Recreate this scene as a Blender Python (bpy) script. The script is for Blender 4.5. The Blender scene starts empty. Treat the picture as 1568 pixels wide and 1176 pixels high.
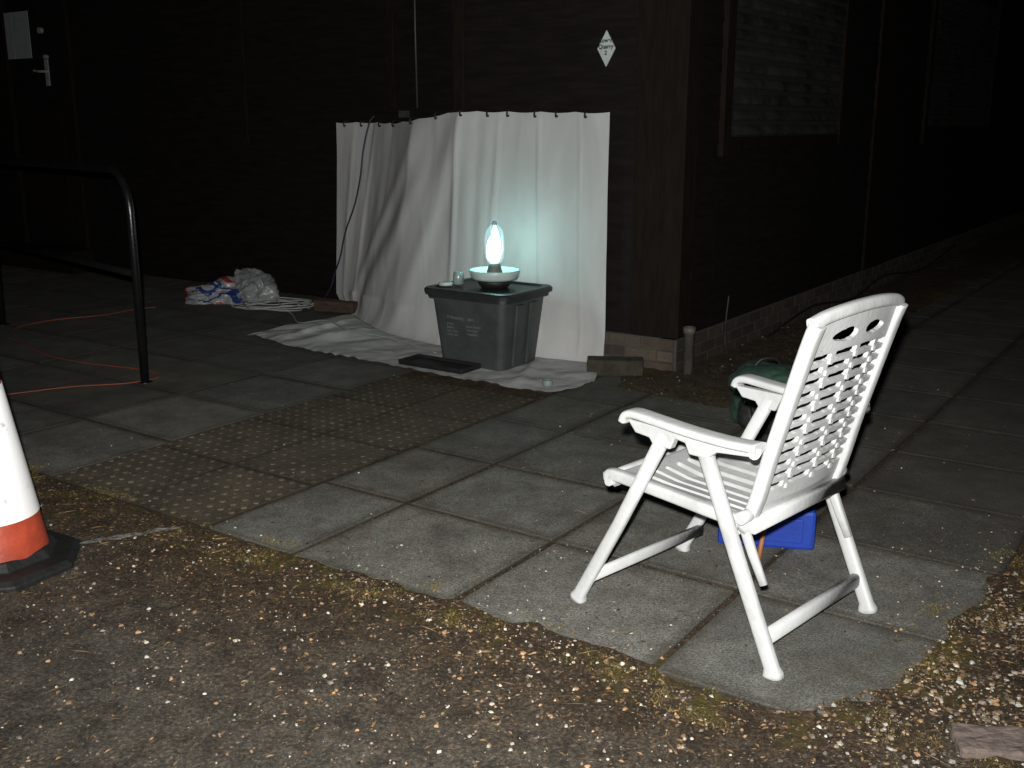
import bpy, math, random, bmesh
import numpy as np
from mathutils import Vector, noise, Matrix
random.seed(7); rng=np.random.default_rng(7)
scene=bpy.context.scene
col=scene.collection

# ------------------------------------------------------------------ frames
C=Vector((1.0,6.3,0)); ang=math.radians(34.7)
L=Vector((-math.cos(ang),math.sin(ang),0)); R=Vector((math.sin(ang),math.cos(ang),0)); UP=Vector((0,0,1))
def B(s,t,z=0.0): return C+L*s+R*t+UP*z
SB=1.66   # left end of the projecting block

# ------------------------------------------------------------------ helpers
def mesh_obj(name,verts,faces,mat=None,parent=None,smooth=False,mats=None,midx=None):
    me=bpy.data.meshes.new(name)
    me.from_pydata([tuple(v) for v in verts],[],faces)
    me.update()
    ob=bpy.data.objects.new(name,me); col.objects.link(ob)
    if mats:
        for m in mats: me.materials.append(m)
        me.polygons.foreach_set('material_index',midx)
    elif mat: me.materials.append(mat)
    if smooth: me.polygons.foreach_set('use_smooth',[True]*len(me.polygons))
    if parent: ob.parent=parent
    return ob
def empty(name,loc=(0,0,0)):
    e=bpy.data.objects.new(name,None); e.location=loc; e.empty_display_size=.2
    col.objects.link(e); return e
def bevel(ob,w=.004,seg=2):
    m=ob.modifiers.new('b','BEVEL'); m.width=w; m.segments=seg; m.limit_method='ANGLE'; m.angle_limit=math.radians(40)
    return ob
class MB:
    def __init__(s): s.v=[];s.f=[];s.m=[]
    def add(s,v,f,m=0):
        o=len(s.v); s.v+=[tuple(x) for x in v]; s.f+=[tuple(i+o for i in q) for q in f]; s.m+=[m]*len(f)
    def box(s,o,ax,ay,az,m=0):
        o=Vector(o)
        v=[o,o+ax,o+ax+ay,o+ay,o+az,o+ax+az,o+ax+ay+az,o+ay+az]
        s.add(v,[(0,3,2,1),(4,5,6,7),(0,1,5,4),(1,2,6,5),(2,3,7,6),(3,0,4,7)],m)
    def bbox(s,s0,s1,t0,t1,z0,z1,m=0):
        s.box(B(s1,t0,z0),L*(s0-s1),R*(t1-t0),UP*(z1-z0),m)
    def obj(s,name,mats,parent=None,smooth=False):
        return mesh_obj(name,s.v,s.f,parent=parent,smooth=smooth,mats=mats,midx=s.m)
def sweep_data(pts,rad,n=10,sx=1.0,sy=1.0,side=None,p=2.0):
    pts=[Vector(q) for q in pts]; N=len(pts)
    if not hasattr(rad,'__len__'): rad=[rad]*N
    V=[];F=[]
    prev=None
    for i,q in enumerate(pts):
        t=(pts[min(i+1,N-1)]-pts[max(i-1,0)]).normalized()
        if side is not None: u=Vector(side)
        elif prev is not None: u=prev
        else: u=Vector((0,0,1)) if abs(t.z)<.9 else Vector((1,0,0))
        u=(u-t*u.dot(t)).normalized(); prev=u
        w=t.cross(u)
        for k in range(n):
            a=2*math.pi*(k+.5)/n; ca,sa=math.cos(a),math.sin(a)
            x=math.copysign(abs(ca)**(2/p),ca); y=math.copysign(abs(sa)**(2/p),sa)
            V.append(q+u*x*rad[i]*sx+w*y*rad[i]*sy)
    for i in range(N-1):
        for k in range(n):
            F.append((i*n+k,i*n+(k+1)%n,(i+1)*n+(k+1)%n,(i+1)*n+k))
    F.append(tuple(range(n-1,-1,-1))); F.append(tuple((N-1)*n+k for k in range(n)))
    return V,F
def sweep(name,pts,rad,mat,parent=None,smooth=True,**kw):
    V,F=sweep_data(pts,rad,**kw)
    ob=mesh_obj(name,V,F,mat,parent,smooth)
    for p in ob.data.polygons:
        if len(p.vertices)>4: p.use_smooth=False
    return ob
def catmull(pts,sub=8):
    P=[Vector(p) for p in pts]; out=[]
    for i in range(len(P)-1):
        p0=P[max(i-1,0)];p1=P[i];p2=P[i+1];p3=P[min(i+2,len(P)-1)]
        for k in range(sub):
            t=k/sub
            out.append(.5*((2*p1)+(-p0+p2)*t+(2*p0-5*p1+4*p2-p3)*t*t+(-p0+3*p1-3*p2+p3)*t**3))
    out.append(P[-1]); return out
def lathe_data(prof,center,n=32):
    V=[];F=[]
    c=Vector(center)
    for r,z in prof:
        for k in range(n):
            a=2*math.pi*k/n; V.append(c+Vector((r*math.cos(a),r*math.sin(a),z)))
    for i in range(len(prof)-1):
        for k in range(n): F.append((i*n+k,i*n+(k+1)%n,(i+1)*n+(k+1)%n,(i+1)*n+k))
    return V,F
def lathe(name,prof,center,mat,parent=None,n=32,smooth=True):
    V,F=lathe_data(prof,center,n); return mesh_obj(name,V,F,mat,parent,smooth)

# ------------------------------------------------------------------ materials
def new_mat(name):
    m=bpy.data.materials.new(name); m.use_nodes=True
    nt=m.node_tree; b=nt.nodes['Principled BSDF']; return m,nt,b
def simple(name,c1,c2=None,rough=.5,scale=8,bump=0.0,bscale=60,spec=.5,detail=4,metal=0,stretch=None,lo=.35,hi=.65):
    m,nt,b=new_mat(name); N=nt.nodes; K=nt.links
    b.inputs['Roughness'].default_value=rough; b.inputs['Metallic'].default_value=metal
    b.inputs['Specular IOR Level'].default_value=spec
    tc=N.new('ShaderNodeTexCoord'); src=tc.outputs['Object']
    if stretch:
        mp=N.new('ShaderNodeMapping'); mp.inputs['Scale'].default_value=stretch; K.new(src,mp.inputs['Vector']); src=mp.outputs['Vector']
    if c2 is None: c2=tuple(x*.8 for x in c1)
    n=N.new('ShaderNodeTexNoise'); n.inputs['Scale'].default_value=scale; n.inputs['Detail'].default_value=detail; n.inputs['Roughness'].default_value=.65
    K.new(src,n.inputs['Vector'])
    r=N.new('ShaderNodeValToRGB'); r.color_ramp.elements[0].position=lo; r.color_ramp.elements[1].position=hi
    r.color_ramp.elements[0].color=(*c2,1); r.color_ramp.elements[1].color=(*c1,1)
    K.new(n.outputs['Fac'],r.inputs['Fac']); K.new(r.outputs['Color'],b.inputs['Base Color'])
    if bump>0:
        n2=N.new('ShaderNodeTexNoise'); n2.inputs['Scale'].default_value=bscale; n2.inputs['Detail'].default_value=3
        K.new(src,n2.inputs['Vector'])
        bp=N.new('ShaderNodeBump'); bp.inputs['Strength'].default_value=bump; bp.inputs['Distance'].default_value=.01
        K.new(n2.outputs['Fac'],bp.inputs['Height']); K.new(bp.outputs['Normal'],b.inputs['Normal'])
    return m

def soil_mat():
    m,nt,b=new_mat('soil_asphalt'); N=nt.nodes; K=nt.links
    b.inputs['Roughness'].default_value=.9; b.inputs['Specular IOR Level'].default_value=.25
    tc=N.new('ShaderNodeTexCoord')
    def nz(scale,detail=5,rough=.65):
        n=N.new('ShaderNodeTexNoise'); n.inputs['Scale'].default_value=scale; n.inputs['Detail'].default_value=detail; n.inputs['Roughness'].default_value=rough
        K.new(tc.outputs['Object'],n.inputs['Vector']); return n.outputs['Fac']
    def ramp(f,e):
        r=N.new('ShaderNodeValToRGB'); cr=r.color_ramp
        while len(cr.elements)<len(e): cr.elements.new(.5)
        for el,(p,c) in zip(cr.elements,e): el.position=p; el.color=(*c,1)
        K.new(f,r.inputs['Fac']); return r.outputs['Color']
    def mix(f,a,c,bt='MIX'):
        x=N.new('ShaderNodeMix'); x.data_type='RGBA'; x.blend_type=bt
        if isinstance(f,float): x.inputs['Factor'].default_value=f
        else: K.new(f,x.inputs['Factor'])
        K.new(a,x.inputs['A']); K.new(c,x.inputs['B']); return x.outputs['Result']
    def attr(n):
        a=N.new('ShaderNodeAttribute'); a.attribute_name=n; return a.outputs['Fac']
    fine=nz(85,6,.85)
    grey=ramp(fine,[(.33,(.022,.019,.015)),(.5,(.085,.075,.060)),(.64,(.21,.188,.15))])
    brown=ramp(fine,[(.36,(.010,.007,.004)),(.5,(.060,.041,.025)),(.64,(.19,.13,.075))])
    moss=ramp(nz(60,4,.8),[(.35,(.025,.021,.006)),(.6,(.15,.115,.026))])
    c=mix(attr('litter'),grey,brown)
    c=mix(1.0,c,ramp(nz(9,5,.7),[(.3,(.45,.43,.42)),(.62,(1.25,1.22,1.18))]),'MULTIPLY')
    c=mix(attr('moss'),c,moss)
    v=N.new('ShaderNodeTexVoronoi'); v.inputs['Scale'].default_value=120; K.new(tc.outputs['Object'],v.inputs['Vector'])
    sep=N.new('ShaderNodeSeparateColor'); K.new(v.outputs['Color'],sep.inputs['Color'])
    g=N.new('ShaderNodeMath'); g.operation='GREATER_THAN'; g.inputs[1].default_value=.94; K.new(sep.outputs['Red'],g.inputs[0])
    l=N.new('ShaderNodeMath'); l.operation='LESS_THAN'; l.inputs[1].default_value=.40; K.new(v.outputs['Distance'],l.inputs[0])
    mu=N.new('ShaderNodeMath'); mu.operation='MULTIPLY'; K.new(g.outputs[0],mu.inputs[0]); K.new(l.outputs[0],mu.inputs[1])
    chip=ramp(sep.outputs['Green'],[(0,(.12,.09,.06)),(1,(.34,.30,.24))])
    c=mix(mu.outputs[0],c,chip)
    K.new(c,b.inputs['Base Color'])
    bp=N.new('ShaderNodeBump'); bp.inputs['Strength'].default_value=1.0; bp.inputs['Distance'].default_value=.014
    K.new(fine,bp.inputs['Height']); K.new(bp.outputs['Normal'],b.inputs['Normal'])
    return m
def attr_mat(name,aname='col',rough=.7,speck=0.0,bump=0,bscale=150,stain=0.0,spec=.4,brown=0.0):
    m,nt,b=new_mat(name); N=nt.nodes; K=nt.links
    b.inputs['Roughness'].default_value=rough; b.inputs['Specular IOR Level'].default_value=spec
    a=N.new('ShaderNodeVertexColor'); a.layer_name=aname; c=a.outputs['Color']
    tc=N.new('ShaderNodeTexCoord')
    def nzz(scale,det,r=.75,dist=0):
        n=N.new('ShaderNodeTexNoise'); n.inputs['Scale'].default_value=scale; n.inputs['Detail'].default_value=det; n.inputs['Roughness'].default_value=r; n.inputs['Distortion'].default_value=dist
        K.new(tc.outputs['Object'],n.inputs['Vector']); return n
    def mul(c,scale,lo,hi,p0=.35,p1=.65,det=5):
        n=nzz(scale,det)
        mr=N.new('ShaderNodeMapRange'); mr.inputs['From Min'].default_value=p0; mr.inputs['From Max'].default_value=p1; mr.inputs['To Min'].default_value=lo; mr.inputs['To Max'].default_value=hi
        K.new(n.outputs['Fac'],mr.inputs['Value'])
        x=N.new('ShaderNodeMix'); x.data_type='RGBA'; x.blend_type='MULTIPLY'; x.inputs['Factor'].default_value=1
        K.new(c,x.inputs['A']); K.new(mr.outputs['Result'],x.inputs['B']); return x.outputs['Result']
    if speck>0: c=mul(c,150,1-speck,1+speck,.4,.6)
    if stain>0: c=mul(c,3.2,1-stain,1+stain*.6,det=6)
    if brown>0:
        n=nzz(5.5,7,.75,.4)
        mr=N.new('ShaderNodeMapRange'); mr.inputs['From Min'].default_value=.44; mr.inputs['From Max'].default_value=.70; mr.inputs['To Max'].default_value=brown
        K.new(n.outputs['Fac'],mr.inputs['Value'])
        x=N.new('ShaderNodeMix'); x.data_type='RGBA'; K.new(mr.outputs['Result'],x.inputs['Factor']); K.new(c,x.inputs['A']); x.inputs['B'].default_value=(.050,.040,.028,1); c=x.outputs['Result']
    K.new(c,b.inputs['Base Color'])
    if bump>0:
        n=nzz(bscale,3)
        bp=N.new('ShaderNodeBump'); bp.inputs['Strength'].default_value=bump; bp.inputs['Distance'].default_value=.006
        K.new(n.outputs['Fac'],bp.inputs['Height']); K.new(bp.outputs['Normal'],b.inputs['Normal'])
    return m

M_soil=soil_mat()
M_slab=attr_mat('paving_concrete',rough=.85,speck=.5,bump=.7,stain=.35,brown=.65)
M_blis=attr_mat('blister_concrete',rough=.9,speck=.35,stain=.35,brown=.5,spec=.2)
M_chip=attr_mat('stone_chippings',rough=.6)
M_leaf=attr_mat('leaf_litter',rough=.7)
M_moss=attr_mat('moss_tufts',rough=.9)
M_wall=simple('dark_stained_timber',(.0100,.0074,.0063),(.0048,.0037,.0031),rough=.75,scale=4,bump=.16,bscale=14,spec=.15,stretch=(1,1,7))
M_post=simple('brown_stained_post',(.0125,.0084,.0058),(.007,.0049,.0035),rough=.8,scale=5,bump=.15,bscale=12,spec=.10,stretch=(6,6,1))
M_brick_m=simple('mortar',(.07,.062,.05),(.05,.045,.04),rough=.9,scale=20,bump=.4)
M_brick=attr_mat('brick_face',rough=.9,speck=.3,bump=.5,stain=.3)
M_louv=simple('louvre_paint',(.045,.045,.043),(.012,.012,.0115),rough=.6,scale=4,spec=.3)
M_gap=simple('louvre_void',(.004,.004,.004),rough=.9)
M_sheet_m,nt,b=new_mat('cotton_sheet')
b.inputs['Roughness'].default_value=.9; b.inputs['Specular IOR Level'].default_value=.15
tc=nt.nodes.new('ShaderNodeTexCoord'); n=nt.nodes.new('ShaderNodeTexNoise'); n.inputs['Scale'].default_value=3.0; n.inputs['Detail'].default_value=5; n.inputs['Distortion'].default_value=.8
mp=nt.nodes.new('ShaderNodeMapping'); mp.inputs['Scale'].default_value=(1.4,1.4,.45)
nt.links.new(tc.outputs['Object'],mp.inputs['Vector']); nt.links.new(mp.outputs['Vector'],n.inputs['Vector'])
r=nt.nodes.new('ShaderNodeValToRGB'); r.color_ramp.elements[0].position=.3; r.color_ramp.elements[1].position=.62
r.color_ramp.elements[0].color=(.40,.40,.395,1); r.color_ramp.elements[1].color=(.48,.48,.47,1)
nt.links.new(n.outputs['Fac'],r.inputs['Fac']); nt.links.new(r.outputs['Color'],b.inputs['Base Color'])
bp=nt.nodes.new('ShaderNodeBump'); bp.inputs['Strength'].default_value=.30; bp.inputs['Distance'].default_value=.03
nt.links.new(n.outputs['Fac'],bp.inputs['Height']); nt.links.new(bp.outputs['Normal'],b.inputs['Normal'])
M_white=simple('white_resin',(.44,.445,.44),(.35,.355,.35),rough=.45,scale=7,bump=.12,bscale=60,lo=.3,hi=.55,spec=.4)
M_tub=simple('dark_grey_plastic',(.052,.060,.058),(.036,.043,.041),rough=.42,scale=7,bump=.1,bscale=80)
M_lid=simple('dark_lid_plastic',(.024,.027,.027),(.014,.016,.016),rough=.45,scale=7,bump=.1)
M_black=simple('black_paint',(.008,.008,.008),(.005,.005,.005),rough=.3,scale=12,bump=.08)
M_rubber=simple('black_rubber',(.012,.013,.013),(.006,.006,.006),rough=.6,scale=12,bump=.3,bscale=40)
M_orange=simple('cone_orange_plastic',(.50,.075,.035),(.30,.045,.022),rough=.45,scale=9,bump=.1)
M_sleeve=simple('reflective_sleeve',(.95,.95,.95),(.50,.50,.50),rough=.3,scale=16,lo=.30,hi=.38)
M_metal=simple('metal_handle',(.35,.35,.35),(.25,.25,.25),rough=.4,metal=.3)
M_paper=simple('paper',(.24,.25,.26),(.20,.21,.22),rough=.7)
M_sign=simple('sign_white',(.50,.54,.51),(.42,.45,.43),rough=.5)
M_ink=simple('sign_ink',(.01,.03,.02),rough=.6)
M_textw=simple('printed_white',(.20,.23,.22),(.10,.12,.115),rough=.6,scale=60)
M_cableb=simple('cable_dark_blue',(.02,.025,.05),rough=.5)
M_cablew=simple('cable_white',(.34,.35,.33),rough=.5)
M_cableo=simple('cable_orange',(.26,.055,.022),rough=.6)
M_cableg=simple('cable_grey',(.05,.055,.055),rough=.5)
M_green=simple('green_canvas',(.016,.050,.030),(.008,.025,.016),rough=.8,scale=10,bump=.6,bscale=30)
M_blue=simple('blue_plastic',(.012,.045,.30),(.010,.030,.21),rough=.6,scale=6,bump=.15,spec=.25)
M_wood=simple('damp_timber',(.07,.042,.027),(.03,.018,.012),rough=.85,scale=9,bump=.6,bscale=40,stretch=(1,1,5))
M_woodg=simple('mossy_timber',(.040,.036,.020),(.016,.014,.008),rough=.9,scale=14,bump=.6,bscale=40)
M_stick=simple('stick_wood',(.30,.12,.045),(.2,.08,.03),rough=.7,scale=14)
M_bowl=simple('bowl_plastic',(.50,.60,.57),(.40,.50,.48),rough=.35)
M_roof=simple('roof_felt',(.02,.02,.02),rough=.9)
M_pipe=simple('pipe_grey',(.10,.09,.075),(.06,.055,.045),rough=.6,scale=15,bump=.2)
M_cem=simple('cement_smear',(.24,.23,.21),(.08,.07,.06),rough=.9,scale=45,bump=.6,lo=.42,hi=.56)

# ------------------------------------------------------------------ GROUND
poly=np.array([(12,-3.36),(1.5,-3.37),(.2,-3.39),(-.15,-3.33),(-1.6,-3.31),(-1.8,-3.39),(-2.0,-3.29),(-2.12,-3.08),(-2.17,-2.7),(-2.24,-2.2),(-2.36,-1.6),(-2.45,0),(-2.6,12),(-.9,12),(-.8,7),(-.62,.9),(-.72,-.66),(.1,-.55),(.35,.02),(SB,.05),(SB,.72),(12,.72)])
def signed(sx,ty):
    inside=np.zeros(sx.shape,bool); d=np.full(sx.shape,1e9)
    n=len(poly)
    for i in range(n):
        x1,y1=poly[i];x2,y2=poly[(i+1)%n]
        cond=((y1>ty)!=(y2>ty))&(sx<(x2-x1)*(ty-y1)/((y2-y1) if y2!=y1 else 1e-9)+x1)
        inside^=cond
        dx,dy=x2-x1,y2-y1
        k=np.clip(((sx-x1)*dx+(ty-y1)*dy)/(dx*dx+dy*dy),0,1)
        d=np.minimum(d,np.hypot(sx-(x1+k*dx),ty-(y1+k*dy)))
    return np.where(inside,d,-d)
def to_st(X,Y):
    x=X-C.x;y=Y-C.y
    return x*L.x+y*L.y, x*R.x+y*R.y
xs=np.concatenate([np.arange(-6,-2.4,.06),np.arange(-2.4,2.4,.02),np.arange(2.4,8.01,.06)])
ys=np.concatenate([np.arange(.2,2.0,.06),np.arange(2.0,4.6,.02),np.arange(4.6,14.01,.05)])
XX,YY=np.meshgrid(xs,ys)
SS,TT=to_st(XX,YY)
SD=signed(SS,TT)
nx,ny=len(xs),len(ys)
n1=np.empty(XX.size);n2=np.empty(XX.size);n3=np.empty(XX.size)
for i,(x,y) in enumerate(zip(XX.ravel(),YY.ravel())):
    n1[i]=noise.noise((x*1.7,y*1.7,3)); n2[i]=noise.noise((x*9,y*9,7)); n3[i]=noise.noise((x*28,y*28,1))
n1=n1.reshape(XX.shape);n2=n2.reshape(XX.shape);n3=n3.reshape(XX.shape)
sd=SD+.060*n2+.05*n1+.030*n3
k=np.clip((-sd+.03)/.07,0,1)
ZZ=.0075+k*(.0175+.006*n2+.005*n3)+n3*.003-.012*np.clip((-sd-.3)/.5,0,1)
V=np.stack([XX.ravel(),YY.ravel(),ZZ.ravel()],1)
idx=np.arange(nx*ny).reshape(ny,nx)
F=np.stack([idx[:-1,:-1].ravel(),idx[:-1,1:].ravel(),idx[1:,1:].ravel(),idx[1:,:-1].ravel()],1)
me=bpy.data.meshes.new('ground')
v=V.tolist(); f=F.tolist(); o=len(v)
H=300
v+=[(-H,-H,-.01),(H,-H,-.01),(H,H,-.01),(-H,H,-.01)]
bot=idx[0,:].tolist();rt=idx[:,-1].tolist();top=idx[-1,::-1].tolist();lf=idx[::-1,0].tolist()
for edge,a,bb in ((bot,o,o+1),(rt,o+1,o+2),(top,o+2,o+3),(lf,o+3,o)):
    h=len(edge)//2
    for i in range(len(edge)-1):
        f.append((edge[i+1],edge[i],a if i<h else bb))
    f.append((a,bb,edge[h]))
me.from_pydata(v,[],f); me.update()
ground=bpy.data.objects.new('ground',me); col.objects.link(ground); me.materials.append(M_soil)
me.polygons.foreach_set('use_smooth',[True]*len(me.polygons))
band=np.exp(-np.clip(-SD-.05,0,9)**2/(2*.34**2))
lit=np.clip(band*1.1+.7*n1+.35*n2+.02,0,1); lit=np.where(SD>0,1.0,lit)
far=np.clip((YY-5.0)/.8,0,1); lit=np.maximum(lit,far*.95)
moss=np.clip((n2*1.6+n1*1.2-.02)*2,0,1)*np.exp(-(SD+.04)**2/(2*.11**2))
moss=np.maximum(moss,.55*np.clip((n2*1.4+n1-.15)*2,0,1)*((SS<-1.9)&(YY<4)&(SD<0)))
def fattr(me,name,arr,extra):
    a=me.attributes.new(name,'FLOAT','POINT'); a.data.foreach_set('value',np.concatenate([arr.ravel(),np.full(extra,.6)]).astype(np.float32))
fattr(me,'litter',lit,4); fattr(me,'moss',moss,4)

def slabs(name,cells,base,var,zt=.018,zv=.003):
    v=[];f=[];cl=[]
    for (s0,s1,t0,t1) in cells:
        g=.005+random.random()*.005; z=zt+random.uniform(-zv,zv)
        s0+=g;s1-=g+random.uniform(0,.003);t0+=g;t1-=g+random.uniform(0,.003); e=.007
        tl=[random.uniform(-zv,zv)*.6 for _ in range(4)]
        def rect(q): return [(s0+q,t0+q),(s1-q,t0+q),(s1-q,t1-q),(s0+q,t1-q)]
        o=len(v)
        for q,dz in ((.045,0),(e,0),(0,-.006),(0,-.048)):
            for (a,b_),h_ in zip(rect(q),tl): v.append(tuple(B(a,b_,z+h_+dz)))
        f.append((o+3,o+2,o+1,o))
        for rr in range(3):
            for i in range(4):
                j=(i+1)%4; f.append((o+rr*4+i,o+rr*4+j,o+rr*4+4+j,o+rr*4+4+i))
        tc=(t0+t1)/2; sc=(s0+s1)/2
        falloff=1-.36*min(1,max(0,(tc+2.6)/1.8))  # flash falloff painted into slab colour: darker towards the wall
        if sc<-1.5: falloff*=.68 if tc>-2.2 else .88
        if sc>2: falloff=min(falloff,.62)  # right and left paving dimmed in colour too, as part of that falloff
        k=(1+random.uniform(-var,var))*falloff; w=random.uniform(-.02,.03)
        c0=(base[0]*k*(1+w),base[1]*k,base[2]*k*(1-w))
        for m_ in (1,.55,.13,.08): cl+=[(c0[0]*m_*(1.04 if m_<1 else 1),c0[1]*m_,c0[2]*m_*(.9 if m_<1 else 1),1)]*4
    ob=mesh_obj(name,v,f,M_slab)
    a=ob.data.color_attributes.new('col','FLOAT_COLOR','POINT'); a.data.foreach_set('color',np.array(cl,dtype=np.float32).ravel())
    return ob
sl=[-2.95,-2.27,-1.575,-.85,-.15,.31]; sl2=[1.33,2.03,2.73,3.43,4.13,4.83,5.53,6.23,6.93,7.63,8.33,9.03,9.73]
tl=[-3.36,-2.72,-2.11,-1.50,-.90,-.30,.32,.94,1.56,2.18,2.8,3.42,4.04,4.66,5.28,5.9,6.5,7.1,7.7,8.3,8.9]
cells=[]
def okc(a,b_,c,d):
    q=signed(np.array([(a+b_)/2,a+.05,b_-.05]),np.array([(c+d)/2]*3)); return q.max()>0
for i in range(len(sl)-1):
    for j in range(len(tl)-1):
        a=(sl[i],sl[i+1],tl[j],tl[j+1])
        if okc(*a): cells.append(a)
for j in range(4,6):
    t0_=max(tl[j],-1.06); cells.append((.31,.82,t0_,tl[j+1])); cells.append((.82,1.33,t0_,tl[j+1]))
for i in range(len(sl2)-1):
    for j in range(len(tl)-1):
        if tl[j+1]<1: cells.append((sl2[i],sl2[i+1],tl[j],tl[j+1]))
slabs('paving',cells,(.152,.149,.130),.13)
tc_=[]
for i in range(2):
    for j in range(4): tc_.append((.31+.51*i,.82+.51*i,-3.36+.575*j,-3.36+.575*(j+1)))
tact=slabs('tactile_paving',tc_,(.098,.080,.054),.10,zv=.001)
bv=[];bf=[];bc=[]
for (s0,s1,t0,t1) in tc_:
    for i in range(8):
        for j in range(9):
            cs=s0+(i+.5)*(s1-s0)/8; ct=t0+(j+.5)*(t1-t0)/9; o=len(bv)
            wear=.5+.5*noise.noise((cs*3,ct*3,2))
            k_=random.uniform(.55,1.0)*(.55+.6*wear)*(1-.40*min(1,max(0,(ct+2.6)/1.5)))  # last factor repeats the slabs' painted flash falloff, apart from wear
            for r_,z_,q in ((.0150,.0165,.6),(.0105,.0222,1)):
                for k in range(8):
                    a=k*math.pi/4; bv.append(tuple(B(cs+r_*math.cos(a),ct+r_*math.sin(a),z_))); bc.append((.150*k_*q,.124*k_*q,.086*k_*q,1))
            for k in range(8): bf.append((o+(k+1)%8,o+k,o+8+k,o+8+(k+1)%8))
            bf.append(tuple(o+8+k for k in range(7,-1,-1)))
bl=mesh_obj('blisters',bv,bf,M_blis,tact)
a=bl.data.color_attributes.new('col','FLOAT_COLOR','POINT'); a.data.foreach_set('color',np.array(bc,dtype=np.float32).ravel())

def ground_z(x,y):
    i=int(np.clip(np.searchsorted(xs,x),0,nx-1)); j=int(np.clip(np.searchsorted(ys,y),0,ny-1))
    z=ZZ[j,i]
    return max(z,.018 if SD[j,i]>.03 else z), SD[j,i]
def scatter(name,pts,kind,mat):
    v=[];f=[];cl=[]
    for (x,y,sz,c) in pts:
        z,_=ground_z(x,y); o=len(v); a0=random.random()*6.28
        if kind=='chip':
            hh=sz*random.uniform(.25,.6); n=5
            for k in range(n):
                a=a0+k*6.283/n+random.uniform(-.35,.35); r_=sz*random.uniform(.5,1.15)
                v.append((x+r_*math.cos(a),y+r_*math.sin(a),z-.001))
            for k in range(n):
                p=v[o+k]; q=random.uniform(.35,.8)
                v.append((x+(p[0]-x)*q,y+(p[1]-y)*q,z+hh*random.uniform(.6,1.3)))
            for k in range(n): f.append((o+k,o+(k+1)%n,o+n+(k+1)%n,o+n+k))
            f.append(tuple(o+n+k for k in range(n))); m=2*n
        elif kind=='leaf':
            ln=sz;w=sz*random.uniform(.2,.5)
            if random.random()<.06: ln=sz*4; w=.0012
            ux,uy=math.cos(a0),math.sin(a0)
            for (p,q,h_) in ((-1,0,.1),(0,-1,.3),(1,0,.25),(0,1,.5)):
                v.append((x+ux*p*ln-uy*q*w,y+uy*p*ln+ux*q*w,z+.002+h_*min(sz,.01)*random.uniform(.2,.9)))
            f.append((o,o+1,o+2)); f.append((o,o+2,o+3)); m=4
        else:
            ux,uy=math.cos(a0)*sz*.25,math.sin(a0)*sz*.25
            v.append((x-ux,y-uy,z)); v.append((x+ux,y+uy,z)); v.append((x+random.uniform(-.9,.9)*sz,y+random.uniform(-.9,.9)*sz,z+sz*random.uniform(.5,1)))
            f.append((o,o+1,o+2)); m=3
        k=random.uniform(.6,1.2)
        cl+=[(c[0]*k,c[1]*k,c[2]*k,1)]*m
    ob=mesh_obj(name,v,f,mat)
    a=ob.data.color_attributes.new('col','FLOAT_COLOR','POINT'); a.data.foreach_set('color',np.array(cl,dtype=np.float32).ravel())
    return ob
def sdq(x,y):
    i=int(np.clip(np.searchsorted(xs,x),0,nx-1)); j=int(np.clip(np.searchsorted(ys,y),0,ny-1)); return SD[j,i]
chipcol=[(.50,.46,.38),(.40,.34,.26),(.38,.22,.11),(.27,.17,.095),(.42,.41,.37),(.17,.14,.11),(.11,.08,.06)]
pts=[];tries=0
while len(pts)<11500 and tries<450000:
    tries+=1
    rr=random.random()
    if rr<.13: x=random.uniform(.9,2.3); y=random.uniform(1.9,3.7)
    elif rr<.5: x=random.uniform(-1.9,1.6); y=random.uniform(1.9,3.6)
    else: x=random.uniform(-2.6,3.6); y=random.uniform(1.9,8.5)
    d=sdq(x,y); s_,t_=to_st(x,y)
    cl_=.5+.5*noise.noise((x*3,y*3,9)); cl2=max(0,noise.noise((x*7,y*7,2)))
    big=1.0; hot=math.exp(-((s_+1.1)**2)/.5)
    dim=1.0
    if d>0: p=.012+.12*math.exp(-d/.10)+.05*cl2
    else:
        p=.05+(.20+.30*hot)*cl_*math.exp(-max(-d-.02,0)/.26)+.12*cl2
        if s_<-2.05 and t_>-3.6 and y<5: p=.62*max(0,(.12+.88*cl_+1.2*(cl2-.15)))*(1-.5*math.exp(d/.10)); big=1.15; dim=.85
        if y>4.6: p=min(p,.18)
    if y>5.5: p*=.4
    if random.random()<p:
        sz=random.choice([.0018,.0022,.0028,.0035,.0045,.006,.0085])*random.uniform(.8,1.2)*big
        if d>.05: sz*=.65
        c=random.choices(chipcol,[1.4,2.0,2.2,2.8,.8,3.2,3.4])[0]
        pts.append((x,y,sz,tuple(q*dim for q in c)))
scatter('gravel_chippings',pts,'chip',M_chip)
pts=[];tries=0
while len(pts)<11500 and tries<320000:
    tries+=1
    x=random.uniform(-2.4,2.3); y=random.uniform(2.0,4.8); d=sdq(x,y)
    if d>.02: p=.014+.12*math.exp(-d/.05)
    else:
        p=math.exp(-(-d)/.30)*(.5+.7*noise.noise((x*4,y*4,5)))+.06
        if x>1.0: p+=.18
    if random.random()<p:
        c=random.choice([(.12,.07,.035),(.08,.048,.026),(.19,.11,.05),(.05,.034,.022),(.24,.15,.07),(.03,.02,.013)])
        pts.append((x,y,random.uniform(.003,.012),c))
scatter('leaf_litter',pts,'leaf',M_leaf)
pts=[];tries=0
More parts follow.
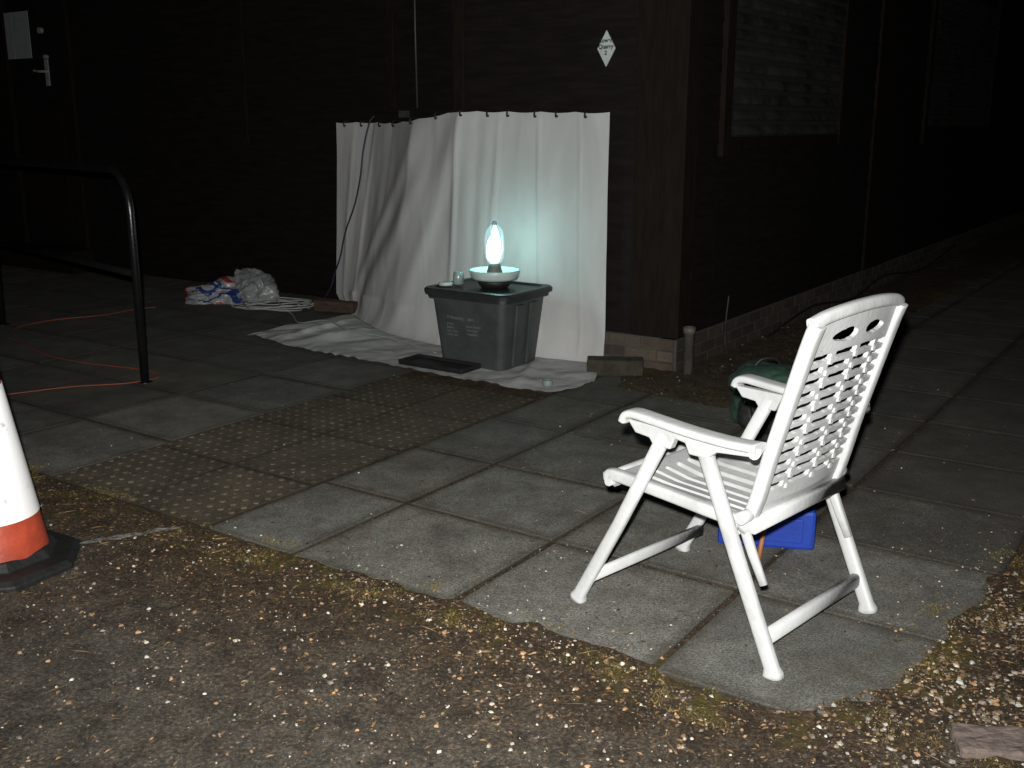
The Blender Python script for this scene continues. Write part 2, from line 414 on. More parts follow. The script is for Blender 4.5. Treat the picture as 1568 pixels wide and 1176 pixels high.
while len(pts)<17000 and tries<500000:
    tries+=1
    x=random.uniform(-2.5,2.2); y=random.uniform(2.1,4.9); d=sdq(x,y)
    q=noise.noise((x*4,y*4,17))+.5*noise.noise((x*14,y*14,4))
    zone=abs(d+.03)<.12 or (x>.9 and y<2.8 and -.45<d<0)
    if zone and q>.02 and random.random()<min(1,(q-.02)*2.4):
        c=random.choice([(.17,.135,.028),(.11,.095,.022),(.20,.15,.038),(.06,.055,.018),(.12,.07,.025)])
        pts.append((x,y,random.uniform(.003,.009),c))
scatter('moss',pts,'moss',M_moss)
a0=Vector((-1.58,3.50,0));a1=Vector((-1.22,3.68,0)); dirn=(a1-a0).normalized(); nn=Vector((-dirn.y,dirn.x,0)); topv=[];botv=[]
for i in range(40):
    k=i/39; w_=.018*math.sin(math.pi*k)**.4*(1+.9*noise.noise((k*9,1,1)))
    c_=a0.lerp(a1,k)+nn*.018*noise.noise((k*6,5,2)); topv.append(c_+nn*w_+UP*.036); botv.append(c_-nn*w_+UP*.036)
mesh_obj('cement_smear',botv+topv,[(i,i+1,41+i,40+i) for i in range(39)],M_cem)

# ------------------------------------------------------------------ BUILDING
bld=empty('timber_clubhouse',B(0,0,0))
def child(ob):
    ob.parent=bld; ob.matrix_parent_inverse=Matrix.Translation(-bld.location); return ob
HW=3.35; PL=.22
def boards(name,p0,dirv,outn,length,z0,z1,bh=.145,lap=.012,mat=M_wall):
    m=MB(); z=z0
    while z<z1-.01:
        zt=min(z+bh,z1); o=Vector(p0)
        j=random.uniform(-.001,.001)
        a=o+outn*(lap+j); bq=o+outn*(.0+j)
        L0=dirv*length
        v=[a+UP*z,a+L0+UP*z,bq+L0+UP*(zt),bq+UP*(zt),o-outn*.06+UP*z,o-outn*.06+L0+UP*z,o-outn*.06+L0+UP*zt,o-outn*.06+UP*zt]
        m.add(v,[(0,1,2,3),(0,4,5,1),(3,2,6,7),(0,3,7,4),(1,5,6,2),(5,4,7,6)])
        z=zt
    return child(m.obj(name,[mat]))
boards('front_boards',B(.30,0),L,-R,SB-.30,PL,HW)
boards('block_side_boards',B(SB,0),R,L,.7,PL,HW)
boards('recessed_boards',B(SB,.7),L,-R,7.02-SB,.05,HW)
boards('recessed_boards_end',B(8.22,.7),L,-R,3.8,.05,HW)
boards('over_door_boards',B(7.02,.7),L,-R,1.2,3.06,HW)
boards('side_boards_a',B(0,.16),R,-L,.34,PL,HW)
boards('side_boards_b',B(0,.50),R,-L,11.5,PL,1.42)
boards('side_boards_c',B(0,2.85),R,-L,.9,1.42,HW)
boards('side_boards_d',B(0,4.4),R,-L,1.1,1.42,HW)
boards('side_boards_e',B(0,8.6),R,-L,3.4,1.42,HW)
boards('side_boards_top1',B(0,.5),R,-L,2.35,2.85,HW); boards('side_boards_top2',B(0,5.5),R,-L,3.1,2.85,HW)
m=MB()
m.bbox(-.03,.30,-.022,.16,PL,HW); m.bbox(.10,.118,-.030,-.022,PL,HW)
m.bbox(-.03,0,3.75,4.4,PL,HW)
m.bbox(-.04,0,.50,.62,1.30,2.95); m.bbox(-.035,0,.62,2.76,1.34,1.42); m.bbox(-.04,0,2.76,2.85,1.34,2.95)
m.bbox(-.04,0,5.42,5.52,1.30,2.95); m.bbox(-.035,0,5.52,8.52,1.40,1.48); m.bbox(-.04,0,8.52,8.6,1.40,2.95)
m.bbox(SB-.07,SB+.025,-.02,.02,PL,HW)
m.bbox(4.50,4.58,.675,.69,1.32,2.95); m.bbox(2.80,2.87,.675,.69,1.62,2.95)
child(bevel(m.obj('corner_posts_and_trims',[M_post]),.004,1))
def louvre(name,t0,t1,z0,z1,pitch=.098):
    m=MB(); z=z0; seg=24
    while z<z1-.03:
        prof=[(-.020,z-.004),(-.034,z+.002),(-.038,z+.014),(-.034,z+.026),(-.024,z+.044),(-.014,z+.060),(-.006,z+.064)]
        n_=len(prof)
        vv_=[]
        for i in range(seg+1):
            t=t0+(t1-t0)*i/seg; wob=.003*noise.noise((t*3,z*9,1))
            for a,b_ in prof: vv_.append(B(a+wob,t,b_+wob*1.2))
        m.add(vv_,[(i*n_+k,i*n_+k+1,(i+1)*n_+k+1,(i+1)*n_+k) for i in range(seg) for k in range(n_-1)])
        z+=pitch
    child(m.obj(name,[M_louv],smooth=True))
    m=MB(); m.bbox(.0,.01,t0-.02,t1+.02,z0-.02,z1+.02); child(m.obj(name+'_void',[M_gap]))
louvre('louvred_window',.64,2.75,1.43,2.86); louvre('louvred_window_far',5.53,8.51,1.49,2.86)
def plinth(name,segs):
    m=MB(); cl=[]
    mm=MB()
    for (p0,dv,outn,length) in segs:
        p0=Vector(p0); mm.box(p0-outn*.1,dv*length,outn*.112,UP*PL)
        for row in range(3):
            x=-(row%2)*.11
            while x<length:
                a=max(x,0)+.005; b_=min(x+.225,length)-.005
                if b_-a>.02:
                    m.box(p0+dv*a+outn*.012+UP*(.006+row*.073),dv*(b_-a),outn*.007,UP*.062)
                    c=random.choice([(.075,.055,.04),(.10,.078,.056),(.06,.045,.036),(.085,.068,.05)])
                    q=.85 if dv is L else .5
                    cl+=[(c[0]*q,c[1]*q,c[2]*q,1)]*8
                x+=.225
    child(mm.obj(name+'_mortar',[M_brick_m]))
    ob=child(m.obj(name+'_bricks',[M_brick]))
    a=ob.data.color_attributes.new('col','FLOAT_COLOR','POINT'); a.data.foreach_set('color',np.array(cl,dtype=np.float32).ravel())
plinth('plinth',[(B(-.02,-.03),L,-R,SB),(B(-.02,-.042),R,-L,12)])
m=MB(); m.bbox(.07,SB-.07,.07,12,0.0,HW-.02); m.bbox(SB-.07,12,.78,12,0.0,HW-.02)
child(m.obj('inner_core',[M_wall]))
m=MB(); m.bbox(-.6,12.5,.25,12.5,HW+.002,HW+.14); m.bbox(-.6,2.4,-.5,.25,HW+.002,HW+.14)
child(m.obj('roof_slab',[M_roof]))
m=MB(); m.bbox(7.10,8.14,.70,.745,.26,2.96)
m.bbox(7.02,7.10,.66,.76,.05,3.05,1); m.bbox(8.14,8.22,.66,.76,.05,3.05,1); m.bbox(7.10,8.14,.665,.76,2.96,3.02,1); m.bbox(6.9,8.34,.40,.655,0,.25,1)
for z0_ in (.5,1.15): m.bbox(7.28,7.96,.69,.70,z0_,z0_+.5,1)
child(bevel(m.obj('door',[M_wall,M_post]),.003,1))
m=MB(); m.bbox(7.70,7.98,.682,.689,2.16,2.62); m.bbox(7.995,8.13,.682,.689,2.16,2.62)
child(m.obj('door_notices',[M_paper]))
V,F_=sweep_data([B(7.47,.70,2.02),B(7.47,.64,2.02),B(7.50,.63,2.02),B(7.60,.63,2.03)],.013,n=8); m=MB(); m.add(V,F_)
m.bbox(7.44,7.50,.688,.70,1.88,2.14); V,F_=sweep_data([B(7.5,.70,2.42),B(7.5,.665,2.42)],.03,n=12); m.add(V,F_)
V,F_=sweep_data([B(7.38,.66,2.16),B(7.38,.62,2.16)],.02,n=8); m.add(V,F_)
child(m.obj('door_handle_and_lock',[M_metal]))
child(sweep('wall_conduit',[B(2.57,.675,1.62),B(2.575,.675,2.2),B(2.57,.675,HW)],.007,M_cableg))
m=MB(); m.bbox(2.66,2.73,.64,.69,1.55,1.60); child(m.obj('junction_box',[M_cableg]))
child(lathe('rainwater_pipe',[(0,0),(.032,0),(.032,.27),(.038,.27),(.038,.31),(.03,.31),(.03,.2),(0,.2)],B(-.11,-.03,0),M_pipe,n=20))
child(sweep('wall_cable',catmull([B(-.09,.62,.02),B(-.075,.60,.12),B(-.05,.66,.25),B(-.045,.7,.4)]),.007,M_rubber))
child(sweep('ground_cable',catmull([B(-.12,1.2,.03),B(-.1,2.2,.12),B(-.11,3.2,.05),B(-.1,4.2,.13),B(-.12,5.5,.05),B(-.1,7,.16)]),.008,M_rubber))

def text_obj(name,body,size,mat,origin,xdir,ydir,parent,spacing=1.0,align='CENTER',bold=0):
    cu=bpy.data.curves.new(name,'FONT'); cu.body=body; cu.size=size; cu.align_x=align; cu.align_y='CENTER'; cu.space_line=spacing; cu.offset=bold
    ob=bpy.data.objects.new(name,cu); col.objects.link(ob)
    zdir=xdir.cross(ydir)
    ob.matrix_world=Matrix(((xdir.x,ydir.x,zdir.x,origin.x),(xdir.y,ydir.y,zdir.y,origin.y),(xdir.z,ydir.z,zdir.z,origin.z),(0,0,0,1)))
    bpy.context.view_layer.update()
    dg=bpy.context.evaluated_depsgraph_get(); me=bpy.data.meshes.new_from_object(ob.evaluated_get(dg))
    mw=ob.matrix_world.copy(); bpy.data.objects.remove(ob)
    me.transform(mw); me.materials.clear(); me.materials.append(mat)
    o2=bpy.data.objects.new(name,me); col.objects.link(o2)
    if parent: o2.parent=parent
    return o2
sgn=empty('diamond_sign')
cs,cz=.51,1.94
v=[B(cs+.062,-.030,cz),B(cs,-.030,cz-.105),B(cs-.062,-.030,cz),B(cs,-.030,cz+.105)]
v+= [q+R*.012 for q in v]
bevel(mesh_obj('plate',v,[(0,1,2,3),(7,6,5,4),(0,4,5,1),(1,5,6,2),(2,6,7,3),(3,7,4,0)],M_sign,sgn),.002,1)
text_obj('lettering','Lower\nQuarry\n2',.034,M_ink,B(cs,-.0325,cz+.01),-L,UP,sgn,1.05,bold=.0012)

# ------------------------------------------------------------------ SHEET
cols=[((.46,-.055,1.57),(.455,-.06,.20),(.45,-.10),(.24,-.56)),
 ((.84,-.055,1.575),(.82,-.09,.20),(.80,-.16),(.34,-.90)),
 ((1.24,-.055,1.58),(1.22,-.12,.20),(1.2,-.22),(.82,-.95)),
 ((1.61,-.055,1.585),(1.68,-.10,.20),(1.72,-.24),(1.22,-.92)),
 ((2.14,.11,1.530),(2.28,.02,.20),(2.28,-.10),(1.70,-.90)),
 ((2.58,.40,1.508),(2.74,.26,.18),(2.68,.12),(2.20,-.88)),
 ((2.92,.56,1.515),(3.08,.46,.16),(2.88,.25),(2.62,-.82)),
 ((3.38,.62,1.515),(3.42,.58,.12),(3.00,.30),(3.02,-.74))]
def cr1(a,b_,c,d,t): return .5*((2*b_)+(-a+c)*t+(2*a-5*b_+4*c-d)*t*t+(-a+3*b_-3*c+d)*t**3)
def lerpcol(u,kind):
    i=min(int(u),len(cols)-2); k=u-i
    P_=[cols[max(i-1,0)],cols[i],cols[i+1],cols[min(i+2,7)]]
    q=[Vector(x[kind]) if len(x[kind])==3 else Vector((*x[kind],.012)) for x in P_]
    if kind==0: return q[1].lerp(q[2],k)
    return cr1(*q,k)
NU=230;NVh=100;NVf=50
vv=[]
def ridge(u,uc,w,a): return a*math.exp(-((u-uc)/w)**2)
def fold(u,v):
    e=math.sin(math.pi*min(v*1.1,1))**.5 if v<.87 else max(0,(1-v)/.13)
    d=0
    d+=ridge(u,3.05+2.6*v**1.3,.36,.036)*(.4+.6*v)
    d-=ridge(u,3.45+2.7*v**1.25,.26,.016)*(.3+.7*v)
    d+=ridge(u,3.85+2.7*v**1.3,.20,.013)
    d+=ridge(u,3.02+1.0*v**1.2,.14,.016)
    d-=ridge(u,3.25+1.5*v**1.2,.17,.012)
    d+=ridge(u,3.0+.02*v,.05,.014)
    d+=ridge(u,1.32-.05*v,.028,.014); d+=ridge(u,.55,.025,.009); d+=ridge(u,2.1+.25*v,.06,.010); d-=ridge(u,2.55+.1*v,.12,.010)
    d+=ridge(u,5.9+.2*v,.07,.009)+ridge(u,6.5+.1*v,.06,.009)-ridge(u,6.2+.2*v,.12,.008)
    d+=.006*math.sin(u*5.1+v*2)
    d+=.014*noise.noise((u*1.1,v*1.8,4))+.005*noise.noise((u*3.5,v*5,8))
    return d*e
for i in range(NU+1):
    u=7*i/NU; T,Lo,Ft,Fr=[lerpcol(u,k) for k in range(4)]
    sag=-.008*abs(math.sin(u*math.pi*1.55))
    for j in range(NVh+1):
        v=j/NVh
        if v<.88: k=v/.88; p=T.lerp(Lo,k)
        else:
            k=(v-.88)/.12; p=Lo.lerp(Ft,k); p.z=Ft.z+(Lo.z-Ft.z)*(1-math.sin(k*math.pi/2))
        if v<.05: p.z+=sag*(1-v/.05)
        dsp=fold(u,v)
        vv.append(B(p.x,p.y,p.z)-R*dsp*.95+L*dsp*.15)
    for j in range(1,NVf+1):
        k=j/NVf; p=Ft.lerp(Fr,k)
        e=math.sin(math.pi*k)
        wr=abs(noise.noise((p.x*3+p.y*1.5,p.y*2.5,2)))*.030*e+abs(noise.noise((p.x*9,p.y*7,6)))*.008
        w2=.035*e*math.exp(-((u-4.2-1.6*k)/.22)**2)+.03*e*math.exp(-((u-5.6-.7*k)/.16)**2)+.02*e*math.exp(-((u-1.2-.3*k)/.08)**2)
        ed=max(0,(k-.8)/.2)
        vv.append(B(p.x+.02*noise.noise((u*3,k*3,0))*k,p.y+.035*noise.noise((u*2.5,5,0))*k,.024+wr+w2+.012*ed*abs(noise.noise((u*5,1,7)))))
n_=NVh+NVf+1
ff=[(i*n_+j,i*n_+j+1,(i+1)*n_+j+1,(i+1)*n_+j) for i in range(NU) for j in range(n_-1)]
sheet=mesh_obj('white_moth_sheet',vv,ff,M_sheet_m,None,True)
m=MB()
for (s_,t_,z_) in [(.62,-.03,1.565),(.83,-.03,1.57),(.99,-.03,1.57),(1.20,-.03,1.575),(1.36,-.03,1.575),(1.58,-.03,1.58),(1.84,.03,1.562),(2.14,.12,1.53),(2.52,.37,1.51),(2.78,.51,1.51),(3.05,.60,1.51),(3.25,.62,1.51)]:
    V,F_=sweep_data(catmull([B(s_,t_+.03,z_+.012),B(s_,t_-.035,z_+.012),B(s_,t_-.05,z_-.005),B(s_+.004,t_-.042,z_-.026),B(s_,t_-.03,z_-.02)],3),.0065,n=6); m.add(V,F_)
hk=m.obj('sheet_hooks',[M_rubber]); hk.parent=sheet
sweep('sheet_line',[B(1.60,-.03,1.59),B(2.14,.13,1.535),B(2.58,.42,1.514),B(2.92,.58,1.52),B(3.4,.66,1.52)],.003,M_rubber,sheet,n=6)

def cable(name,pts,r,mat): return sweep(name,catmull(pts,8),r,mat,n=6)
cable('hanging_power_cable',[B(2.83,.47,1.56),B(2.87,.45,1.50),B(2.93,.44,1.30),B(2.96,.43,1.10),B(3.04,.44,.88),B(3.16,.45,.66),B(3.24,.46,.45),B(3.34,.49,.30),B(3.40,.50,.18),B(3.5,.5,.05)],.0065,M_cableb)
cable('orange_extension_cable',[(x,y,.026) for x,y in [(-2.95,8.55),(-3.08,8.48),(-3.25,8.2),(-3.60,7.93),(-3.66,7.5),(-3.15,6.81),(-2.75,6.5),(-2.30,6.30),(-2.12,6.12),(-2.25,5.95),(-2.55,5.86),(-2.87,5.67),(-3.3,5.5)]],.0035,M_cableo)
pts=[]
for k in range(44):
    a=k*.62; rr=.20+.05*math.sin(k*1.7)
    pts.append((-1.95+rr*1.35*math.cos(a)+.04*math.sin(k),8.50+rr*1.0*math.sin(a),.03+.001*k+.012*abs(math.sin(k*2.1))))
pts+=[(-1.75,8.2,.03),(-1.62,7.85,.03)]
tail=[B(2.72,-.25,.085),B(2.35,-.38,.07),B(1.95,-.42,.07),B(1.62,-.50,.06),B(1.42,-.58,.06)]
cable('white_cable_coil',[Vector(p) for p in pts]+tail,.0055,M_cablew)

# ------------------------------------------------------------------ TUB + LAMP
tub=empty('recycling_tub')
def rrect(s0,s1,t0,t1,r,z,n=5):
    out=[]
    for (cs_,ct_,a0) in ((s1-r,t1-r,0),(s0+r,t1-r,90),(s0+r,t0+r,180),(s1-r,t0+r,270)):
        for k in range(n+1):
            a=math.radians(a0+90*k/n); out.append(B(cs_+r*math.cos(a),ct_+r*math.sin(a),z))
    return out
def loft(name,rings,mat,parent,cap=True,smooth=False):
    v=[];f=[];n=len(rings[0])
    for r_ in rings: v+=r_
    for i in range(len(rings)-1):
        for k in range(n): f.append((i*n+k,i*n+(k+1)%n,(i+1)*n+(k+1)%n,(i+1)*n+k))
    if cap: f.append(tuple(range(n-1,-1,-1))); f.append(tuple((len(rings)-1)*n+k for k in range(n)))
    return mesh_obj(name,v,f,mat,parent,smooth)
cs0,cs1,ct0,ct1=.83,1.31,-.67,-.27
loft('tub_body',[rrect(cs0-.045*k,cs1+.045*k,ct0-.035*k,ct1+.035*k,.05,.03+.43*k) for k in (0,.02,.5,1)],M_tub,tub)
loft('tub_rim',[rrect(cs0-.07,cs1+.07,ct0-.060,ct1+.060,.06,z) for z in (.455,.482)],M_lid,tub)
loft('lid',[rrect(cs0-.075-d_,cs1+.075+d_,ct0-.065-d_,ct1+.065+d_,.065,z) for d_,z in ((.012,.480),(.014,.50),(.006,.512),(-.03,.514),(-.04,.503))],M_lid,tub)
m=MB()
for q in (.10,.25):
    p=B(cs0+.004,ct0+q,.04)
    vq=[p,p+R*.07,p+R*.07-L*.020,p-L*.020]
    pt=B(cs0-.035,ct0+q-.005,.43); vt=[pt,pt+R*.08,pt+R*.08-L*.022,pt-L*.022]
    m.add(vq+vt,[(0,1,2,3),(7,6,5,4),(0,4,5,1),(1,5,6,2),(2,6,7,3),(3,7,4,0)])
for q in (-.0,.36):
    m.box(B(cs0+.03+q,ct0-.028,.36),L*.06,R*.02,UP*.085)
bevel(m.obj('ribs',[M_tub],tub),.006,2)
ydn=(UP-R*.08).normalized()
text_obj('printed_logo','O Recycling     glass',.026,M_textw,B(1.12,ct0-.0285,.335),-L,ydn,tub,1.0)
text_obj('printed_text_a','plastic\nbottles\nfood cans\ndrink cans',.021,M_textw,B(1.23,ct0-.0225,.26),-L,ydn,tub,1.1,align='LEFT')
text_obj('printed_text_b','paper & card\nnewspaper\nmagazines',.021,M_textw,B(1.08,ct0-.0225,.265),-L,ydn,tub,1.15,align='LEFT')
lamp=empty('moth_trap_lamp')
lc=B(1.03,-.46,0)
lathe('lamp_base',[(0,.508),(.085,.508),(.10,.53),(.112,.548),(.09,.558),(.05,.58),(0,.58)],lc,M_rubber,lamp)
lathe('rain_bowl',[(.0,.553),(.10,.553),(.140,.562),(.150,.575),(.156,.60),(.160,.618),(.154,.618),(.147,.600),(.138,.582),(.08,.572),(0,.572)],lc,M_bowl,lamp,n=40)
lathe('lamp_collar',[(0,.566),(.052,.566),(.050,.60),(.040,.635),(.034,.66),(0,.66)],lc,M_pipe,lamp)
M_glass,nt,b=new_mat('bulb_glass'); N=nt.nodes;K=nt.links
out=N['Material Output']; tr=N.new('ShaderNodeBsdfTransparent'); tr.inputs['Color'].default_value=(.92,.98,.98,1)
gl=N.new('ShaderNodeBsdfGlossy'); gl.inputs['Roughness'].default_value=.08
em=N.new('ShaderNodeEmission'); em.inputs['Color'].default_value=(.60,.92,1,1); em.inputs['Strength'].default_value=.25
mx=N.new('ShaderNodeMixShader'); mx.inputs[0].default_value=.12; K.new(tr.outputs[0],mx.inputs[1]); K.new(gl.outputs[0],mx.inputs[2])
ad=N.new('ShaderNodeAddShader'); K.new(mx.outputs[0],ad.inputs[0]); K.new(em.outputs[0],ad.inputs[1]); K.new(ad.outputs[0],out.inputs['Surface'])
M_arc,nt,b=new_mat('arc_tube'); N=nt.nodes;K=nt.links
em=N.new('ShaderNodeEmission'); em.inputs['Color'].default_value=(.50,1,.95,1); em.inputs['Strength'].default_value=36; K.new(em.outputs[0],N['Material Output'].inputs['Surface'])
lathe('bulb_envelope',[(.032,.655),(.044,.668),(.055,.69),(.060,.72),(.061,.76),(.061,.80),(.058,.835),(.050,.862),(.037,.88),(.026,.89),(.022,.90),(.021,.915),(.010,.925),(0,.927)],lc,M_glass,lamp,n=36)
lathe('arc_tube',[(0,.672),(.024,.675),(.037,.69),(.040,.72),(.038,.77),(.030,.80),(.018,.822),(0,.83)],lc+Vector((-.008,0,0)),M_arc,lamp,n=24)
sweep('support_wire',[lc+Vector((.03,0,.67)),lc+Vector((.052,0,.74)),lc+Vector((.048,0,.83)),lc+Vector((.012,0,.89))],.0018,M_metal,lamp,n=5)
lathe('bulb_tip',[(.018,.895),(.021,.905),(.015,.92),(0,.924)],lc,M_rubber,lamp,n=16)
jr=empty('specimen_jar')
M_jar=simple('jar_frosted',(.26,.30,.29),(.18,.22,.21),rough=.15,scale=20)
lathe('jar_body',[(0,.514),(.03,.514),(.034,.52),(.034,.575),(.028,.585),(.028,.595),(.024,.595),(.024,.53),(0,.53)],B(1.27,-.52,0),M_jar,jr,n=20)
lathe('jar_lid',[(0,.514),(.045,.514),(.045,.53),(.038,.533),(0,.53)],B(1.31,-.60,0),M_sign,jr,n=20)
# small clear pot on the front corner of the sheet
lathe('specimen_pot',[(0,.034),(.026,.034),(.030,.04),(.030,.066),(.026,.070),(.026,.045),(0,.043)],B(.40,-.82,0),M_jar,None,n=20)
ty=empty('black_tray')
def stbox(name,ctr,ls,lt,h,z0,rot,mat,parent=None,bv_=.006):
    c_,s_=math.cos(rot),math.sin(rot); ux=Vector((c_,s_,0));uy=Vector((-s_,c_,0)); o=Vector((ctr[0],ctr[1],z0))-ux*ls/2-uy*lt/2
    m=MB(); m.box(o,ux*ls,uy*lt,UP*h); ob=m.obj(name,[mat],parent); return bevel(ob,bv_,2)
tc0=B(1.22,-.79,0); ra=math.atan2(-L.y,-L.x)
stbox('tray_floor',(tc0.x,tc0.y),.50,.20,.012,.035,ra,M_rubber,ty)
for nm,ds,dt,a_,b_ in (('edge_1',0,.094,.50,.012),('edge_2',0,-.094,.50,.012),('edge_3',.244,0,.012,.176),('edge_4',-.244,0,.012,.176)):
    p=tc0-L*ds+R*dt; stbox(nm,(p.x,p.y),a_,b_,.02,.0475,ra,M_rubber,ty,.002)
def rough_block(name,ctr,ls,lt,h,z0,rot,mat,amp=.006):
    ob=stbox(name,ctr,ls,lt,h,z0,rot,mat,None,.008)
    s=ob.modifiers.new('s','SUBSURF'); s.subdivision_type='SIMPLE'; s.levels=s.render_levels=3
    tx=bpy.data.textures.new(name+'_t','CLOUDS'); tx.noise_scale=.05
    d=ob.modifiers.new('d','DISPLACE'); d.texture=tx; d.strength=amp*2; d.mid_level=.5
    return ob
rough_block('timber_offcut',(-1.42,8.33),.36,.10,.09,.03,math.radians(-22),M_wood)
rough_block('mossy_timber_block',(.63,6.22),.34,.13,.10,.015,math.radians(-6),M_woodg)
M_bk=simple('old_brick',(.17,.13,.11),(.09,.07,.06),rough=.9,scale=25,bump=.6,bscale=60)
rough_block('loose_brick',(1.225,2.265),.27,.12,.06,-.018,math.radians(-8),M_bk,.010)

def crumple(name,ctr,sc,mat,seed,parent=None,sub=6):
    bm=bmesh.new(); bmesh.ops.create_icosphere(bm,subdivisions=sub,radius=1)
    for v in bm.verts:
        p=v.co.copy()
        n=.55*noise.noise(p*1.3+Vector((seed,0,0)))
        c1=1-abs(noise.noise(p*2.2+Vector((0,seed,0))))*2; c2=1-abs(noise.noise(p*4.6+Vector((seed,0,seed))))*2
        p*=1+n+.16*c1+.07*c2
        v.co=Vector((p.x*sc[0],p.y*sc[1],max(p.z,-.3)*sc[2]+.3*sc[2]))
    me=bpy.data.meshes.new(name); bm.to_mesh(me); bm.free()
    me.polygons.foreach_set('use_smooth',[True]*len(me.polygons))
    ob=bpy.data.objects.new(name,me); ob.location=ctr; col.objects.link(ob); me.materials.append(mat); ob.parent=parent
    return ob
M_bag,nt,b=new_mat('printed_plastic'); N=nt.nodes;K=nt.links
b.inputs['Roughness'].default_value=.35
tc=N.new('ShaderNodeTexCoord'); mp=N.new('ShaderNodeMapping'); mp.inputs['Scale'].default_value=(1,1.3,1.8); mp.inputs['Rotation'].default_value=(.3,.4,.8)
n=N.new('ShaderNodeTexNoise'); n.inputs['Scale'].default_value=4.2; n.inputs['Detail'].default_value=.5; n.inputs['Distortion'].default_value=.6
K.new(tc.outputs['Object'],mp.inputs['Vector']); K.new(mp.outputs['Vector'],n.inputs['Vector'])
r=N.new('ShaderNodeValToRGB'); cr=r.color_ramp; cr.interpolation='CONSTANT'
cr.elements[0].color=(.32,.04,.03,1); cr.elements[0].position=0; cr.elements[1].position=.38; cr.elements[1].color=(.27,.28,.28,1)
e=cr.elements.new(.54); e.color=(.020,.038,.15,1); e=cr.elements.new(.62); e.color=(.27,.27,.28,1)
K.new(n.outputs['Fac'],r.inputs['Fac']); K.new(r.outputs['Color'],b.inputs['Base Color'])
M_bagw=simple('white_polythene',(.26,.27,.27),(.16,.17,.17),rough=.35,scale=6)
bagp=empty('plastic_carrier_bag')
crumple('printed_part',(-2.50,8.95,.015),(.25,.18,.125),M_bag,3.3,bagp)
crumple('white_part',(-2.27,9.02,.015),(.18,.16,.17),M_bagw,8.1,bagp)
crumple('handle_part',(-2.66,8.86,.015),(.13,.09,.06),M_bagw,5.7,bagp,5)

# ------------------------------------------------------------------ RAILING
rl=empty('tubular_railing')
dv=Vector((-.682,.731,0)); p0=Vector((-2.17,6.0,0))
def hoop(z0,l,H_,r_):
    P_=[p0+UP*z0,p0+UP*(H_-r_)]
    for k in range(1,9):
        a=math.pi/2*k/8; P_.append(p0+dv*(r_-r_*math.cos(a))+UP*(H_-r_+r_*math.sin(a)))
    for k in range(0,9):
        a=math.pi/2*k/8; P_.append(p0+dv*(l-r_+r_*math.sin(a))+UP*(H_-r_+r_*math.cos(a)))
    P_.append(p0+dv*l+UP*z0); return P_
sweep('hoop',hoop(0,2.5,1.25,.24),.024,M_black,rl,n=16)
sweep('mid_rail',[p0+dv*.01+UP*.66,p0+dv*2.49+UP*.66],.020,M_black,rl,n=14)
for k,q in enumerate((0,2.5)): lathe('base_plate_%d'%(k+1),[(0,.018),(.045,.018),(.045,.024),(.03,.026),(0,.026)],p0+dv*q,M_black,rl,n=16)

# ------------------------------------------------------------------ CONE
cn=empty('traffic_cone')
cp=Vector((-1.79,3.37,0))
def rz(z): return .178-(z-.05)*(.178-.030)/.95
m=MB()
for z0_,z1_,mi in ((.05,.205,0),(.205,.66,1),(.66,1.0,0)):
    d_=.003 if mi==1 else 0
    V,F_=lathe_data([(rz(z0_)+d_,z0_),(rz((z0_+z1_)/2)+d_,(z0_+z1_)/2),(rz(z1_)+d_,z1_)],cp,48); m.add(V,F_,mi)
V,F_=lathe_data([(.030,1.0),(.022,1.0),(.022,.9)],cp,48); m.add(V,F_,0)
m.obj('cone_body',[M_orange,M_sleeve],cn,True)
ring=[]
for k in range(8):
    a=math.radians(22.5+45*k)+.25; ring.append(Vector((.285*math.cos(a),.285*math.sin(a),0)))
rings=[[cp+q*1.0+UP*.008 for q in ring],[cp+q+UP*.035 for q in ring],[cp+q*.93+UP*.05 for q in ring],[cp+q*.72+UP*.055 for q in ring],[cp+q*.64+UP*.085 for q in ring]]
bevel(loft('rubber_base',rings,M_rubber,cn),.004,2)

